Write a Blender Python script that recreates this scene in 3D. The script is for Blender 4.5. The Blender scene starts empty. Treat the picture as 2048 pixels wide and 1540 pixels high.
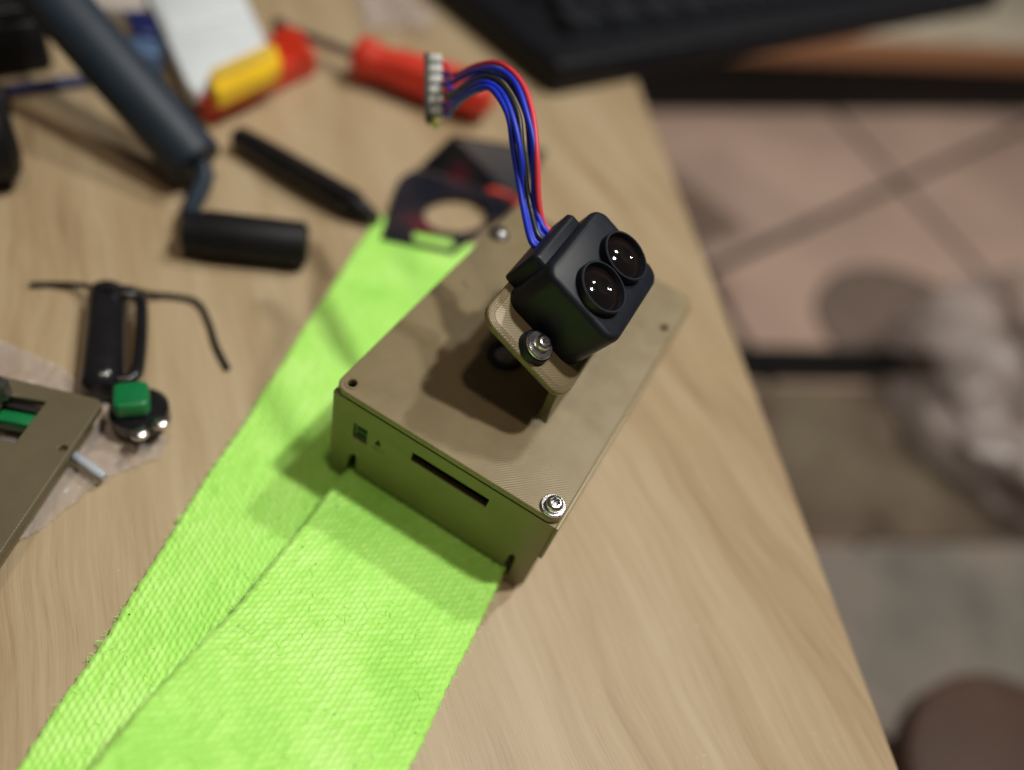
import bpy, bmesh, math, random
import numpy as np
from mathutils import Vector, Matrix, noise as mnoise

random.seed(7)
RNG = np.random.default_rng(7)
scene = bpy.context.scene
C = scene.collection

# ------------------------------------------------------------------ camera
F_PX, PITCH, ROLL, CAM_H = 1501.93, 0.81604, 0.31594, 0.20885
_fwd = Vector((0, math.cos(PITCH), -math.sin(PITCH)))
_right0 = Vector((1, 0, 0))
_down0 = _fwd.cross(_right0)
_c, _s = math.cos(ROLL), math.sin(ROLL)
_right = _right0 * _c - _down0 * _s
_down = _right0 * _s + _down0 * _c
CAM = Vector((0, 0, CAM_H))
cam_d = bpy.data.cameras.new('camera')
cam = bpy.data.objects.new('camera', cam_d)
C.objects.link(cam)
cam.matrix_world = Matrix(((_right.x, -_down.x, -_fwd.x, CAM.x),
                           (_right.y, -_down.y, -_fwd.y, CAM.y),
                           (_right.z, -_down.z, -_fwd.z, CAM.z),
                           (0, 0, 0, 1)))
cam_d.sensor_width = 36.0
cam_d.lens = F_PX / 2048 * 36.0
cam_d.clip_start = 0.01
cam_d.clip_end = 50
cam_d.dof.use_dof = True
cam_d.dof.focus_distance = 0.196
cam_d.dof.aperture_fstop = 2.9
scene.camera = cam

# ------------------------------------------------------------------ room light
world = bpy.data.worlds.new('World')
scene.world = world
world.use_nodes = True
bg = world.node_tree.nodes['Background']
bg.inputs['Color'].default_value = (1.0, 0.82, 0.66, 1)
bg.inputs['Strength'].default_value = 0.055

def lamp(name, loc, watts, col, size):
    d = bpy.data.lights.new(name, 'POINT')
    d.energy = watts
    d.color = col
    d.shadow_soft_size = size
    o = bpy.data.objects.new(name, d)
    o.location = loc
    C.objects.link(o)
    return o

lamp('ceiling_lamp', (0.65, 0.27, 1.70), 82, (1.0, 0.975, 0.91), 0.055)
lamp('ceiling_lamp', (0.65, 0.95, 1.70), 50, (1.0, 0.975, 0.91), 0.055)
lamp('wall_lamp', (0.12, -0.12, 1.75), 22, (1.0, 0.80, 0.60), 0.06)

scene.view_settings.view_transform = 'Standard'
scene.view_settings.look = 'None'
scene.view_settings.exposure = 0.0
scene.view_settings.gamma = 1.0
scene.render.engine = 'CYCLES'
scene.cycles.use_denoising = True
scene.cycles.max_bounces = 10
scene.cycles.transparent_max_bounces = 16

# ------------------------------------------------------------------ helpers
def px(u, v, z=0.0):
    """photo pixel -> point on the horizontal plane at height z"""
    d = _right * ((u - 1024) / F_PX) + _down * ((v - 770) / F_PX) + _fwd
    return CAM + d * ((z - CAM_H) / d.z)

def pxd(u, v, depth):
    d = _right * ((u - 1024) / F_PX) + _down * ((v - 770) / F_PX) + _fwd
    return CAM + d * depth

def rz(a): return Matrix.Rotation(a, 4, 'Z')

def link(name, mesh, mat=None, parent=None, matrix=None):
    o = bpy.data.objects.new(name, mesh)
    C.objects.link(o)
    if mat: mesh.materials.append(mat)
    if parent is not None:
        o.parent = parent
        if matrix is None:                       # mesh given in world coordinates
            o.matrix_parent_inverse = parent.matrix_world.inverted()
        else:
            o.matrix_local = matrix
    elif matrix is not None:
        o.matrix_world = matrix
    return o

def tag(o, label, cat, group=None):
    o['label'] = label
    o['category'] = cat
    if group: o['group'] = group
    return o

def thing(name, label, cat, matrix=None, loc=None, group=None):
    o = bpy.data.objects.new(name, None)
    o.empty_display_size = 0.01
    C.objects.link(o)
    m = matrix if matrix is not None else Matrix.Translation(loc if loc is not None else (0, 0, 0))
    o.matrix_world = m
    return tag(o, label, cat, group)

ID = Matrix.Identity(4)

def mesh_from(verts, faces, smooth=False, sharp=None):
    me = bpy.data.meshes.new('mesh')
    me.from_pydata([tuple(v) for v in verts], [], faces)
    me.validate()
    if smooth:
        for p in me.polygons: p.use_smooth = True
        if sharp is not None:
            me.set_sharp_from_angle(angle=math.radians(sharp))
    me.update()
    return me

def bm_mesh(bm, smooth=True, sharp=35):
    bmesh.ops.recalc_face_normals(bm, faces=bm.faces)
    me = bpy.data.meshes.new('mesh')
    bm.to_mesh(me)
    bm.free()
    if smooth:
        for p in me.polygons: p.use_smooth = True
        me.set_sharp_from_angle(angle=math.radians(sharp))
    return me

def box_mesh(x0, x1, y0, y1, z0, z1, bevel=0.0, seg=2):
    bm = bmesh.new()
    bmesh.ops.create_cube(bm, size=1)
    for v in bm.verts:
        v.co = Vector((x0 + (v.co.x + .5) * (x1 - x0), y0 + (v.co.y + .5) * (y1 - y0), z0 + (v.co.z + .5) * (z1 - z0)))
    if bevel:
        bmesh.ops.bevel(bm, geom=list(bm.edges), offset=bevel, segments=seg, profile=0.5, affect='EDGES')
    return bm_mesh(bm)

def rrect(x0, x1, y0, y1, r, n=6):
    pts = []
    for cx, cy, a0 in ((x1 - r, y1 - r, 0), (x0 + r, y1 - r, 90), (x0 + r, y0 + r, 180), (x1 - r, y0 + r, 270)):
        for k in range(n + 1):
            a = math.radians(a0 + 90 * k / n)
            pts.append((cx + r * math.cos(a), cy + r * math.sin(a)))
    return pts

def circle(cx, cy, r, n=28):
    return [(cx + r * math.cos(2 * math.pi * k / n), cy + r * math.sin(2 * math.pi * k / n)) for k in range(n)]

def loft(loops, cap0=True, cap1=True, sharp=35):
    """loops: list of equally long point lists (3-D)"""
    n = len(loops[0])
    verts = [p for l in loops for p in l]
    faces = []
    for i in range(len(loops) - 1):
        for k in range(n):
            k2 = (k + 1) % n
            faces.append((i * n + k, i * n + k2, (i + 1) * n + k2, (i + 1) * n + k))
    if cap0: faces.append(tuple(reversed(range(n))))
    if cap1: faces.append(tuple((len(loops) - 1) * n + k for k in range(n)))
    bm = bmesh.new()
    vs = [bm.verts.new(v) for v in verts]
    for f in faces:
        try: bm.faces.new([vs[k] for k in f])
        except ValueError: pass
    return bm_mesh(bm, True, sharp)

def inset_rr(x0, x1, y0, y1, r, d, z, n=6):
    return [(p[0], p[1], z) for p in rrect(x0 + d, x1 - d, y0 + d, y1 - d, max(r - d, 0.0002), n)]

def slab(x0, x1, y0, y1, r, z0, z1, e):
    """rounded-rectangle slab with softened top and bottom edges"""
    return loft([inset_rr(x0, x1, y0, y1, r, e, z0), inset_rr(x0, x1, y0, y1, r, e * .3, z0 + e * .3), inset_rr(x0, x1, y0, y1, r, 0, z0 + e),
                 inset_rr(x0, x1, y0, y1, r, 0, z1 - e), inset_rr(x0, x1, y0, y1, r, e * .3, z1 - e * .3), inset_rr(x0, x1, y0, y1, r, e, z1)], sharp=50)

def lathe(p0, p1, profile, seg=32, cap=True, sharp=40):
    """profile: (t 0..1 along p0->p1, radius)"""
    p0, p1 = Vector(p0), Vector(p1)
    ax = (p1 - p0)
    L = ax.length
    ax.normalize()
    u = ax.orthogonal().normalized()
    w = ax.cross(u)
    loops = []
    for t, r in profile:
        c = p0 + ax * (t * L)
        loops.append([tuple(c + (u * math.cos(2 * math.pi * k / seg) + w * math.sin(2 * math.pi * k / seg)) * r) for k in range(seg)])
    return loft(loops, cap, cap, sharp)

def smooth_path(pts, n=8):
    pts = [Vector(p) for p in pts]
    out = []
    P = [pts[0] * 2 - pts[1]] + pts + [pts[-1] * 2 - pts[-2]]
    for i in range(1, len(P) - 2):
        a, b, c, d = P[i - 1], P[i], P[i + 1], P[i + 2]
        for k in range(n):
            t = k / n
            out.append(0.5 * ((2 * b) + (c - a) * t + (2 * a - 5 * b + 4 * c - d) * t * t + (3 * b - a - 3 * c + d) * t ** 3))
    out.append(pts[-1])
    return out

def tube(pts, r, seg=12, n=8, smooth=True):
    path = smooth_path(pts, n) if smooth else [Vector(p) for p in pts]
    loops = []
    up = None
    for i, p in enumerate(path):
        t = (path[min(i + 1, len(path) - 1)] - path[max(i - 1, 0)]).normalized()
        if up is None: up = t.orthogonal().normalized()
        u = (up - t * up.dot(t)).normalized()
        up = u
        w = t.cross(u)
        rr = r(i / (len(path) - 1)) if callable(r) else r
        loops.append([tuple(p + (u * math.cos(2 * math.pi * k / seg) + w * math.sin(2 * math.pi * k / seg)) * rr) for k in range(seg)])
    return loft(loops, sharp=60)

def plate2d(outline, holes, t, bevel=0.0):
    """flat plate with holes; outline in local XY, spans z = -t/2 .. t/2 (bevelled rims)"""
    cu = bpy.data.curves.new('plate', 'CURVE')
    cu.dimensions = '2D'
    cu.fill_mode = 'BOTH'
    for loop in [outline] + holes:
        sp = cu.splines.new('POLY')
        sp.points.add(len(loop) - 1)
        for k, p in enumerate(loop):
            sp.points[k].co = (p[0], p[1], 0, 1)
        sp.use_cyclic_u = True
    cu.extrude = t / 2 - bevel
    cu.bevel_depth = bevel
    cu.bevel_resolution = 2
    cu.offset = -bevel
    o = bpy.data.objects.new('plate_tmp', cu)
    C.objects.link(o)
    dg = bpy.context.evaluated_depsgraph_get()
    me = bpy.data.meshes.new_from_object(o.evaluated_get(dg))
    bpy.data.objects.remove(o)
    bpy.data.curves.remove(cu)
    bm = bmesh.new()
    bm.from_mesh(me)
    bmesh.ops.remove_doubles(bm, verts=bm.verts, dist=1e-6)
    bpy.data.meshes.remove(me)
    return bm_mesh(bm, True, 12)

def xform(me, M):
    me.transform(M)
    return me

def join(meshes):
    bm = bmesh.new()
    for me in meshes:
        bm.from_mesh(me)
        bpy.data.meshes.remove(me)
    me = bpy.data.meshes.new('mesh')
    bm.to_mesh(me)
    bm.free()
    for p in me.polygons: p.use_smooth = True
    me.set_sharp_from_angle(angle=math.radians(40))
    return me

# ------------------------------------------------------------------ materials
class NT:
    def __init__(self, name):
        self.m = bpy.data.materials.new(name)
        self.m.use_nodes = True
        self.t = self.m.node_tree
        self.b = self.t.nodes['Principled BSDF']
    def n(self, kind, **kw):
        nd = self.t.nodes.new(kind)
        for k, v in kw.items():
            if hasattr(nd, k) and k not in nd.inputs: setattr(nd, k, v)
            else: nd.inputs[k].default_value = v
        return nd
    def l(self, a, b): self.t.links.new(a, b)
    def ramp(self, fac, stops):
        r = self.n('ShaderNodeValToRGB')
        e = r.color_ramp.elements
        while len(e) > 1: e.remove(e[-1])
        e[0].position, e[0].color = stops[0][0], (*stops[0][1], 1)
        for p, c in stops[1:]:
            x = e.new(p)
            x.color = (*c, 1)
        self.l(fac, r.inputs['Fac'])
        return r.outputs['Color']
    def bump(self, h, strength, dist, normal=None):
        b = self.n('ShaderNodeBump')
        b.inputs['Strength'].default_value = strength
        b.inputs['Distance'].default_value = dist
        self.l(h, b.inputs['Height'])
        if normal: self.l(normal, b.inputs['Normal'])
        return b.outputs['Normal']

def plain(name, col, rough=0.5, metal=0.0, var=0.12, scale=120.0, bump=0.15, bdist=0.0002, coat=0.0, **kw):
    k = NT(name)
    tc = k.n('ShaderNodeTexCoord')
    nz = k.n('ShaderNodeTexNoise', Scale=scale, Detail=6.0, Roughness=0.6)
    k.l(tc.outputs['Object'], nz.inputs['Vector'])
    lo = tuple(c * (1 - var) for c in col)
    hi = tuple(min(1, c * (1 + var)) for c in col)
    k.l(k.ramp(nz.outputs['Fac'], [(0.3, lo), (0.7, hi)]), k.b.inputs['Base Color'])
    mr = k.n('ShaderNodeMapRange')
    mr.inputs['To Min'].default_value = max(rough - .07, 0.02)
    mr.inputs['To Max'].default_value = min(rough + .07, 1)
    k.l(nz.outputs['Fac'], mr.inputs['Value'])
    k.l(mr.outputs['Result'], k.b.inputs['Roughness'])
    k.b.inputs['Metallic'].default_value = metal
    k.b.inputs['Coat Weight'].default_value = coat
    for kk, v in kw.items(): k.b.inputs[kk].default_value = v
    if bump:
        n2 = k.n('ShaderNodeTexNoise', Scale=scale * 14, Detail=3.0)
        k.l(tc.outputs['Object'], n2.inputs['Vector'])
        k.l(k.bump(n2.outputs['Fac'], bump, bdist), k.b.inputs['Normal'])
    return k.m

def wood_material(name, angle, dark, mid, light):
    k = NT(name)
    tc = k.n('ShaderNodeTexCoord')
    mp = k.n('ShaderNodeMapping')
    mp.inputs['Rotation'].default_value = (0, 0, angle)
    k.l(tc.outputs['Object'], mp.inputs['Vector'])
    # slow wander so that the grain lines are not ruler straight
    w = k.n('ShaderNodeTexNoise', Scale=9.0, Detail=2.0)
    k.l(mp.outputs['Vector'], w.inputs['Vector'])
    wm = k.n('ShaderNodeVectorMath', operation='MULTIPLY_ADD')
    wm.inputs[1].default_value = (0.02, 0, 0)
    k.l(w.outputs['Color'], wm.inputs[0])
    k.l(mp.outputs['Vector'], wm.inputs[2])
    def grain(sx, sy, detail, rough):
        s = k.n('ShaderNodeVectorMath', operation='MULTIPLY')
        s.inputs[1].default_value = (sx, sy, 1)
        k.l(wm.outputs['Vector'], s.inputs[0])
        n = k.n('ShaderNodeTexNoise', Scale=1.0, Detail=detail, Roughness=rough)
        k.l(s.outputs['Vector'], n.inputs['Vector'])
        return n.outputs['Fac']
    g1 = grain(55, 5, 3, .55)
    g2 = grain(420, 16, 4, .6)
    g3 = grain(1900, 60, 3, .6)
    g0 = grain(14, 2.2, 2, .5)
    def mix(a, b, f):
        m = k.n('ShaderNodeMix', data_type='FLOAT')
        m.inputs['Factor'].default_value = f
        k.l(a, m.inputs[2]); k.l(b, m.inputs[3])
        return m.outputs[0]
    f = mix(mix(mix(g1, g2, .40), g3, .22), g0, .26)
    col = k.ramp(f, [(0.36, dark), (0.48, mid), (0.60, light)])
    # sparse pale dust specks
    vo = k.n('ShaderNodeTexVoronoi', Scale=420.0)
    k.l(tc.outputs['Object'], vo.inputs['Vector'])
    lt = k.n('ShaderNodeMath', operation='LESS_THAN')
    lt.inputs[1].default_value = 0.07
    k.l(vo.outputs['Distance'], lt.inputs[0])
    dm = k.n('ShaderNodeTexNoise', Scale=40.0, Detail=2.0)
    k.l(tc.outputs['Object'], dm.inputs['Vector'])
    gt = k.n('ShaderNodeMath', operation='GREATER_THAN')
    gt.inputs[1].default_value = 0.62
    k.l(dm.outputs['Fac'], gt.inputs[0])
    mm = k.n('ShaderNodeMath', operation='MULTIPLY')
    k.l(lt.outputs[0], mm.inputs[0]); k.l(gt.outputs[0], mm.inputs[1])
    mxd = k.n('ShaderNodeMix', data_type='RGBA')
    k.l(mm.outputs[0], mxd.inputs['Factor']); k.l(col, mxd.inputs[6])
    mxd.inputs[7].default_value = (0.62, 0.58, 0.50, 1)
    k.l(mxd.outputs[2], k.b.inputs['Base Color'])
    mr = k.n('ShaderNodeMapRange')
    mr.inputs['To Min'].default_value = 0.35
    mr.inputs['To Max'].default_value = 0.56
    k.l(g2, mr.inputs['Value'])
    k.l(mr.outputs['Result'], k.b.inputs['Roughness'])
    k.l(k.bump(g3, .25, .0003), k.b.inputs['Normal'])
    return k.m

def print_material(name, col, ang=0.785, pitch=0.0007, strength=.42, bdir='X'):
    """3-D printed plastic: fine raster lines plus soft unevenness"""
    k = NT(name)
    tc = k.n('ShaderNodeTexCoord')
    mp = k.n('ShaderNodeMapping')
    mp.inputs['Rotation'].default_value = (0, 0, ang)
    k.l(tc.outputs['Object'], mp.inputs['Vector'])
    wv = k.n('ShaderNodeTexWave', wave_type='BANDS', bands_direction=bdir, Scale=0.314159 / pitch)
    wv.inputs['Distortion'].default_value = 0.6
    k.l(mp.outputs['Vector'], wv.inputs['Vector'])
    nz = k.n('ShaderNodeTexNoise', Scale=45.0, Detail=5.0, Roughness=.65)
    k.l(tc.outputs['Object'], nz.inputs['Vector'])
    k.l(k.ramp(nz.outputs['Fac'], [(0.3, tuple(c * .88 for c in col)), (0.7, tuple(c * 1.1 for c in col))]), k.b.inputs['Base Color'])
    mr = k.n('ShaderNodeMapRange')
    mr.inputs['To Min'].default_value = .38
    mr.inputs['To Max'].default_value = .47
    k.l(nz.outputs['Fac'], mr.inputs['Value'])
    k.l(mr.outputs['Result'], k.b.inputs['Roughness'])
    k.b.inputs['Metallic'].default_value = 0.1
    pt = k.n('ShaderNodeTexNoise', Scale=110.0, Detail=3.0)
    k.l(tc.outputs['Object'], pt.inputs['Vector'])
    pm = k.n('ShaderNodeMapRange')
    pm.inputs['From Min'].default_value = .25
    pm.inputs['From Max'].default_value = .60
    k.l(pt.outputs['Fac'], pm.inputs['Value'])
    hm = k.n('ShaderNodeMath', operation='MULTIPLY')
    k.l(wv.outputs['Fac'], hm.inputs[0]); k.l(pm.outputs['Result'], hm.inputs[1])
    n1 = k.bump(hm.outputs[0], strength, .00009)
    k.l(k.bump(nz.outputs['Fac'], .12, .0003, n1), k.b.inputs['Normal'])
    return k.m

def film_material(name, col, alpha, rough=.25):
    k = NT(name)
    tr = k.n('ShaderNodeBsdfTransparent')
    mx = k.n('ShaderNodeMixShader')
    tc = k.n('ShaderNodeTexCoord')
    nz = k.n('ShaderNodeTexNoise', Scale=70.0, Detail=5.0)
    k.l(tc.outputs['Object'], nz.inputs['Vector'])
    mr = k.n('ShaderNodeMapRange')
    mr.inputs['To Min'].default_value = alpha - .15
    mr.inputs['To Max'].default_value = alpha + .15
    k.l(nz.outputs['Fac'], mr.inputs['Value'])
    k.l(mr.outputs['Result'], mx.inputs['Fac'])
    k.b.inputs['Base Color'].default_value = (*col, 1)
    k.b.inputs['Roughness'].default_value = rough
    k.l(tr.outputs[0], mx.inputs[1]); k.l(k.b.outputs[0], mx.inputs[2])
    k.l(mx.outputs[0], k.t.nodes['Material Output'].inputs['Surface'])
    return k.m

def strap_material():
    k = NT('lime_webbing')
    tc = k.n('ShaderNodeTexCoord')
    nz = k.n('ShaderNodeTexNoise', Scale=38.0, Detail=4.0)
    k.l(tc.outputs['Object'], nz.inputs['Vector'])
    fine = k.n('ShaderNodeTexNoise', Scale=2600.0, Detail=2.0)
    k.l(tc.outputs['Object'], fine.inputs['Vector'])
    at = k.n('ShaderNodeAttribute', attribute_name='yarn')
    av = k.n('ShaderNodeMath', operation='MULTIPLY_ADD')
    av.inputs[1].default_value = .16
    k.l(at.outputs['Fac'], av.inputs[0])
    k.l(nz.outputs['Fac'], av.inputs[2])
    base = k.ramp(av.outputs[0], [(0.38, (0.345, 0.78, 0.110)), (0.58, (0.430, 0.87, 0.150)), (0.80, (0.53, 0.92, 0.23))])
    # scattered dark lint specks
    vo = k.n('ShaderNodeTexVoronoi', Scale=280.0)
    k.l(tc.outputs['Object'], vo.inputs['Vector'])
    lt = k.n('ShaderNodeMath', operation='LESS_THAN')
    lt.inputs[1].default_value = 0.085
    k.l(vo.outputs['Distance'], lt.inputs[0])
    msk = k.n('ShaderNodeTexNoise', Scale=24.0, Detail=1.0)
    k.l(tc.outputs['Object'], msk.inputs['Vector'])
    gt = k.n('ShaderNodeMath', operation='GREATER_THAN')
    gt.inputs[1].default_value = 0.60
    k.l(msk.outputs['Fac'], gt.inputs[0])
    mul = k.n('ShaderNodeMath', operation='MULTIPLY')
    k.l(lt.outputs[0], mul.inputs[0]); k.l(gt.outputs[0], mul.inputs[1])
    mx = k.n('ShaderNodeMix', data_type='RGBA')
    k.l(mul.outputs[0], mx.inputs['Factor'])
    k.l(base, mx.inputs[6])
    mx.inputs[7].default_value = (0.08, 0.22, 0.07, 1)
    k.l(mx.outputs[2], k.b.inputs['Base Color'])
    k.b.inputs['Roughness'].default_value = .55
    k.b.inputs['Sheen Weight'].default_value = .3
    k.l(k.bump(fine.outputs['Fac'], .3, .0002), k.b.inputs['Normal'])
    return k.m

GRAIN = 0.2992
M = {}
M['table'] = wood_material('oak_laminate', GRAIN * -1, (0.245, 0.158, 0.086), (0.368, 0.276, 0.164), (0.440, 0.350, 0.228))
M['desk'] = wood_material('pale_laminate', 0.6, (0.40, 0.34, 0.26), (0.50, 0.44, 0.34), (0.56, 0.50, 0.40))
M['edge'] = plain('orange_edge_band', (0.36, 0.17, 0.085), .45)
M['gold'] = print_material('gold_print', (0.222, 0.175, 0.095))
M['gold_side'] = print_material('gold_print_side', (0.225, 0.182, 0.092), ang=0.0, pitch=.0006, strength=.5, bdir='Z')
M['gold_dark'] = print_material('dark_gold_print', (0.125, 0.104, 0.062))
M['black'] = plain('black_abs', (0.0075, 0.0105, 0.0175), .45, var=.2, bump=.3, bdist=.0001, scale=200, **{'Specular IOR Level': .3})
M['black_gloss'] = plain('black_gloss_plastic', (0.010, 0.010, 0.012), .22, var=.2, bump=.05)
M['black_soft'] = plain('black_rubber', (0.006, 0.006, 0.008), .55, var=.2, **{'Specular IOR Level': .25})
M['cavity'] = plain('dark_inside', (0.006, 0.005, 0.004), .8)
M['slate'] = plain('slate_tube', (0.020, 0.031, 0.048), .5, var=.12, **{'Specular IOR Level': .3})
M['steel'] = plain('steel', (0.62, 0.62, 0.63), .24, 1.0, var=.06, scale=300, bump=.1)
M['steel_dull'] = plain('dull_steel', (0.28, 0.28, 0.30), .4, 1.0, var=.1)
M['blue'] = plain('blue_wire', (0.006, 0.028, 0.55), .5, bump=.05)
M['red'] = plain('red_wire', (0.70, 0.045, 0.07), .5, bump=.05)
M['wire_black'] = plain('black_wire', (0.018, 0.02, 0.022), .4, bump=.05)
M['conn'] = plain('connector_white', (0.60, 0.63, 0.62), .4)
M['conn_dark'] = plain('connector_dark', (0.05, 0.055, 0.05), .5)
M['brass'] = plain('pale_brass', (0.55, 0.50, 0.22), .35, .6)
M['lime'] = strap_material()
M['red_plastic'] = plain('red_plastic', (0.62, 0.035, 0.012), .38)
M['red_handle'] = plain('red_handle', (0.60, 0.040, 0.020), .42)
M['yellow'] = plain('yellow_plastic', (0.84, 0.54, 0.015), .38)
M['yellow_pale'] = plain('pale_yellow_plastic', (0.66, 0.48, 0.08), .4)
M['white'] = plain('white_plastic', (0.66, 0.72, 0.76), .4, var=.05)
M['navy'] = plain('navy_plastic', (0.008, 0.014, 0.10), .4)
M['steelblue'] = plain('steel_blue_plastic', (0.07, 0.13, 0.24), .35)
M['beige'] = plain('beige_plastic', (0.42, 0.38, 0.35), .5)
M['green'] = plain('green_button', (0.004, 0.16, 0.045), .35, bump=.05)
M['teal'] = plain('teal_connector', (0.010, 0.055, 0.040), .4)
M['film'] = film_material('clear_film', (0.60, 0.56, 0.60), .26)
M['paleblue'] = plain('pale_blue_plastic', (0.40, 0.44, 0.50), .4)
M['tile'] = plain('floor_tile', (0.47, 0.335, 0.275), .34, var=.16, scale=3.5, bump=.1, bdist=.0006)
M['grout'] = plain('grout', (0.018, 0.015, 0.013), .85, var=.15, scale=60)
M['rail'] = plain('black_steel', (0.004, 0.004, 0.004), .5, **{'Specular IOR Level': .25})
M['mat'] = plain('brown_sheet', (0.115, 0.088, 0.062), .9, var=.35, scale=11)
M['rug'] = plain('grey_rug', (0.165, 0.165, 0.155), .95, var=.25, scale=14)
def mottled(name, c0, c1, c2, scale, rough=.9):
    k = NT(name)
    tc = k.n('ShaderNodeTexCoord')
    nz = k.n('ShaderNodeTexNoise', Scale=scale, Detail=5.0, Roughness=.6)
    k.l(tc.outputs['Object'], nz.inputs['Vector'])
    k.l(k.ramp(nz.outputs['Fac'], [(0.34, c0), (0.5, c1), (0.64, c2)]), k.b.inputs['Base Color'])
    k.b.inputs['Roughness'].default_value = rough
    n2 = k.n('ShaderNodeTexNoise', Scale=240.0, Detail=3.0)
    k.l(tc.outputs['Object'], n2.inputs['Vector'])
    k.l(k.bump(n2.outputs['Fac'], .6, .002), k.b.inputs['Normal'])
    return k.m
M['mat'] = mottled('mottled_brown', (0.055, 0.036, 0.026), (0.125, 0.092, 0.064), (0.165, 0.135, 0.088), 7.0)
M['rug'] = mottled('mottled_rug', (0.120, 0.112, 0.098), (0.180, 0.163, 0.140), (0.225, 0.185, 0.160), 8.0)
M['sack'] = film_material('sack_film', (0.54, 0.46, 0.43), .46, .3)
M['pouf'] = plain('taupe_fabric', (0.20, 0.155, 0.135), .5, var=.12, scale=20)
M['cloth'] = plain('pale_sack', (0.50, 0.45, 0.46), .35, var=.10, scale=30)
M['stool'] = plain('brown_wood', (0.060, 0.030, 0.019), .7, var=.25, scale=14)
M['keycap'] = plain('keycap', (0.010, 0.012, 0.017), .5, var=.15, **{'Specular IOR Level': .35})
M['floor_shade'] = plain('painted_shade_brown', (0.15, 0.108, 0.088), .8, var=.2, scale=30)  # shade colour for the disc beside the sack
M['case_black'] = plain('black_case', (0.004, 0.005, 0.008), .5, var=.2, **{'Specular IOR Level': .25})

def card_material():
    k = NT('dark_printed_card')
    tc = k.n('ShaderNodeTexCoord')
    nz = k.n('ShaderNodeTexNoise', Scale=26.0, Detail=1.5)
    k.l(tc.outputs['Object'], nz.inputs['Vector'])
    k.l(k.ramp(nz.outputs['Fac'], [(0.40, (0.010, 0.011, 0.020)), (0.60, (0.026, 0.022, 0.028)), (0.70, (0.12, 0.020, 0.034)), (0.76, (0.07, 0.03, 0.045))]), k.b.inputs['Base Color'])
    k.b.inputs['Roughness'].default_value = .25
    return k.m
M['card'] = card_material()

def glass_material():
    k = NT('coated_lens')
    lw = k.n('ShaderNodeLayerWeight', Blend=0.35)
    k.l(k.ramp(lw.outputs['Facing'], [(0.0, (0.004, 0.003, 0.004)), (0.6, (0.010, 0.006, 0.005)), (1.0, (0.030, 0.016, 0.010))]), k.b.inputs['Base Color'])  # brown at grazing angles paints in a warm reflection
    k.b.inputs['Roughness'].default_value = 0.05
    k.b.inputs['IOR'].default_value = 1.75
    k.b.inputs['Specular Tint'].default_value = (0.75, 0.9, 1.0, 1)
    return k.m
M['lens'] = glass_material()

# ------------------------------------------------------------------ setting: floor with tiles
FZ = -0.42
cross = px(1800, 365, FZ)
j1 = (px(1935, 515, FZ) - px(1620, 170, FZ)).normalized()
j2 = (px(2048, 260, FZ) - px(1430, 545, FZ)).normalized()
a1, a2 = math.atan2(j1.y, j1.x), math.atan2(j2.y, j2.x)
floor = link('floor', box_mesh(-3, 5, -2, 7, FZ - .05, FZ - .003), M['grout'])
floor['kind'] = 'structure'
TS = 0.60
tile_me = slab(-TS / 2 + .009, TS / 2 - .009, -TS / 2 + .009, TS / 2 - .009, .004, -.006, 0, .0015)
tile_me.transform(Matrix(((j2.x, j1.x, 0, 0), (j2.y, j1.y, 0, 0), (0, 0, 1, 0), (0, 0, 0, 1))))
bm_ = bmesh.new(); bm_.from_mesh(tile_me); bmesh.ops.recalc_face_normals(bm_, faces=bm_.faces); bm_.to_mesh(tile_me); bm_.free()
tile_me.materials.append(M['tile'])
for i in range(-4, 5):
    for j in range(-4, 5):
        c = cross + j2 * ((i + .5) * TS) + j1 * ((j + .5) * TS)
        if c.x < -.7 or c.y < -.2 or c.x > 3.2 or c.y > 4: continue
        o = bpy.data.objects.new('tile', tile_me)
        C.objects.link(o)
        o.parent = floor
        o.matrix_local = Matrix.Translation((c.x, c.y, FZ + random.uniform(-.0005, .0005)))

# ------------------------------------------------------------------ main table
e0 = Vector((0.0215, 0.4708, 0)); e1 = Vector((0.1426, 0.098, 0))
ed = (e0 - e1).normalized()                       # along the right edge, away from the camera
en = Vector((ed.y, -ed.x, 0))                     # to the right
Mt = Matrix(((en.x, ed.x, 0, e1.x), (en.y, ed.y, 0, e1.y), (0, 0, 1, 0), (0, 0, 0, 1)))
table = thing('table', 'pale oak laminate table top strewn with small parts and tools', 'table', Mt @ Matrix.Translation((-.45, .2, FZ)))
top_l = Mt.inverted()
tt = link('table_top', slab(-.95, 0, -.5, .93, .004, -.026, 0, .0012), M['table'], table, Matrix.Translation((.45, -.2, -FZ)))
for sx in (-.88, -.30):
    for sy in (-.44, .86):
        link('leg', box_mesh(.45 + sx - .02, .45 + sx + .02, sy - .2 - .02, sy - .2 + .02, 0, -FZ - .026, .002), M['rail'], table, ID)

# ------------------------------------------------------------------ low bench behind
BZ = -0.26
d0, d1 = px(1690, 75, BZ), px(2048, 95, BZ)
dd = (d1 - d0).normalized(); dn = Vector((-dd.y, dd.x, 0))
Md = Matrix(((dd.x, dn.x, 0, d0.x), (dd.y, dn.y, 0, d0.y), (0, 0, 1, 0), (0, 0, 0, 1)))
bench = thing('bench', 'low bench with pale top, orange edge band and black base', 'bench', Md @ Matrix.Translation((.6, .25, FZ)))
def dl(name, x0, x1, y0, y1, z0, z1, mat, bev=.001):
    return link(name, box_mesh(x0 - .6, x1 - .6, y0 - .25, y1 - .25, z0 - FZ, z1 - FZ, bev), mat, bench, ID)
dl('seat_board', -.55, 1.7, .004, .50, BZ - .052, BZ, M['desk'])
dl('edge_band', -.55, 1.7, 0, .004, BZ - .0515, BZ - .0005, M['edge'], .0005)
dl('base', -.54, 1.69, .012, .49, FZ + .001, BZ - .0525, M['rail'])

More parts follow.
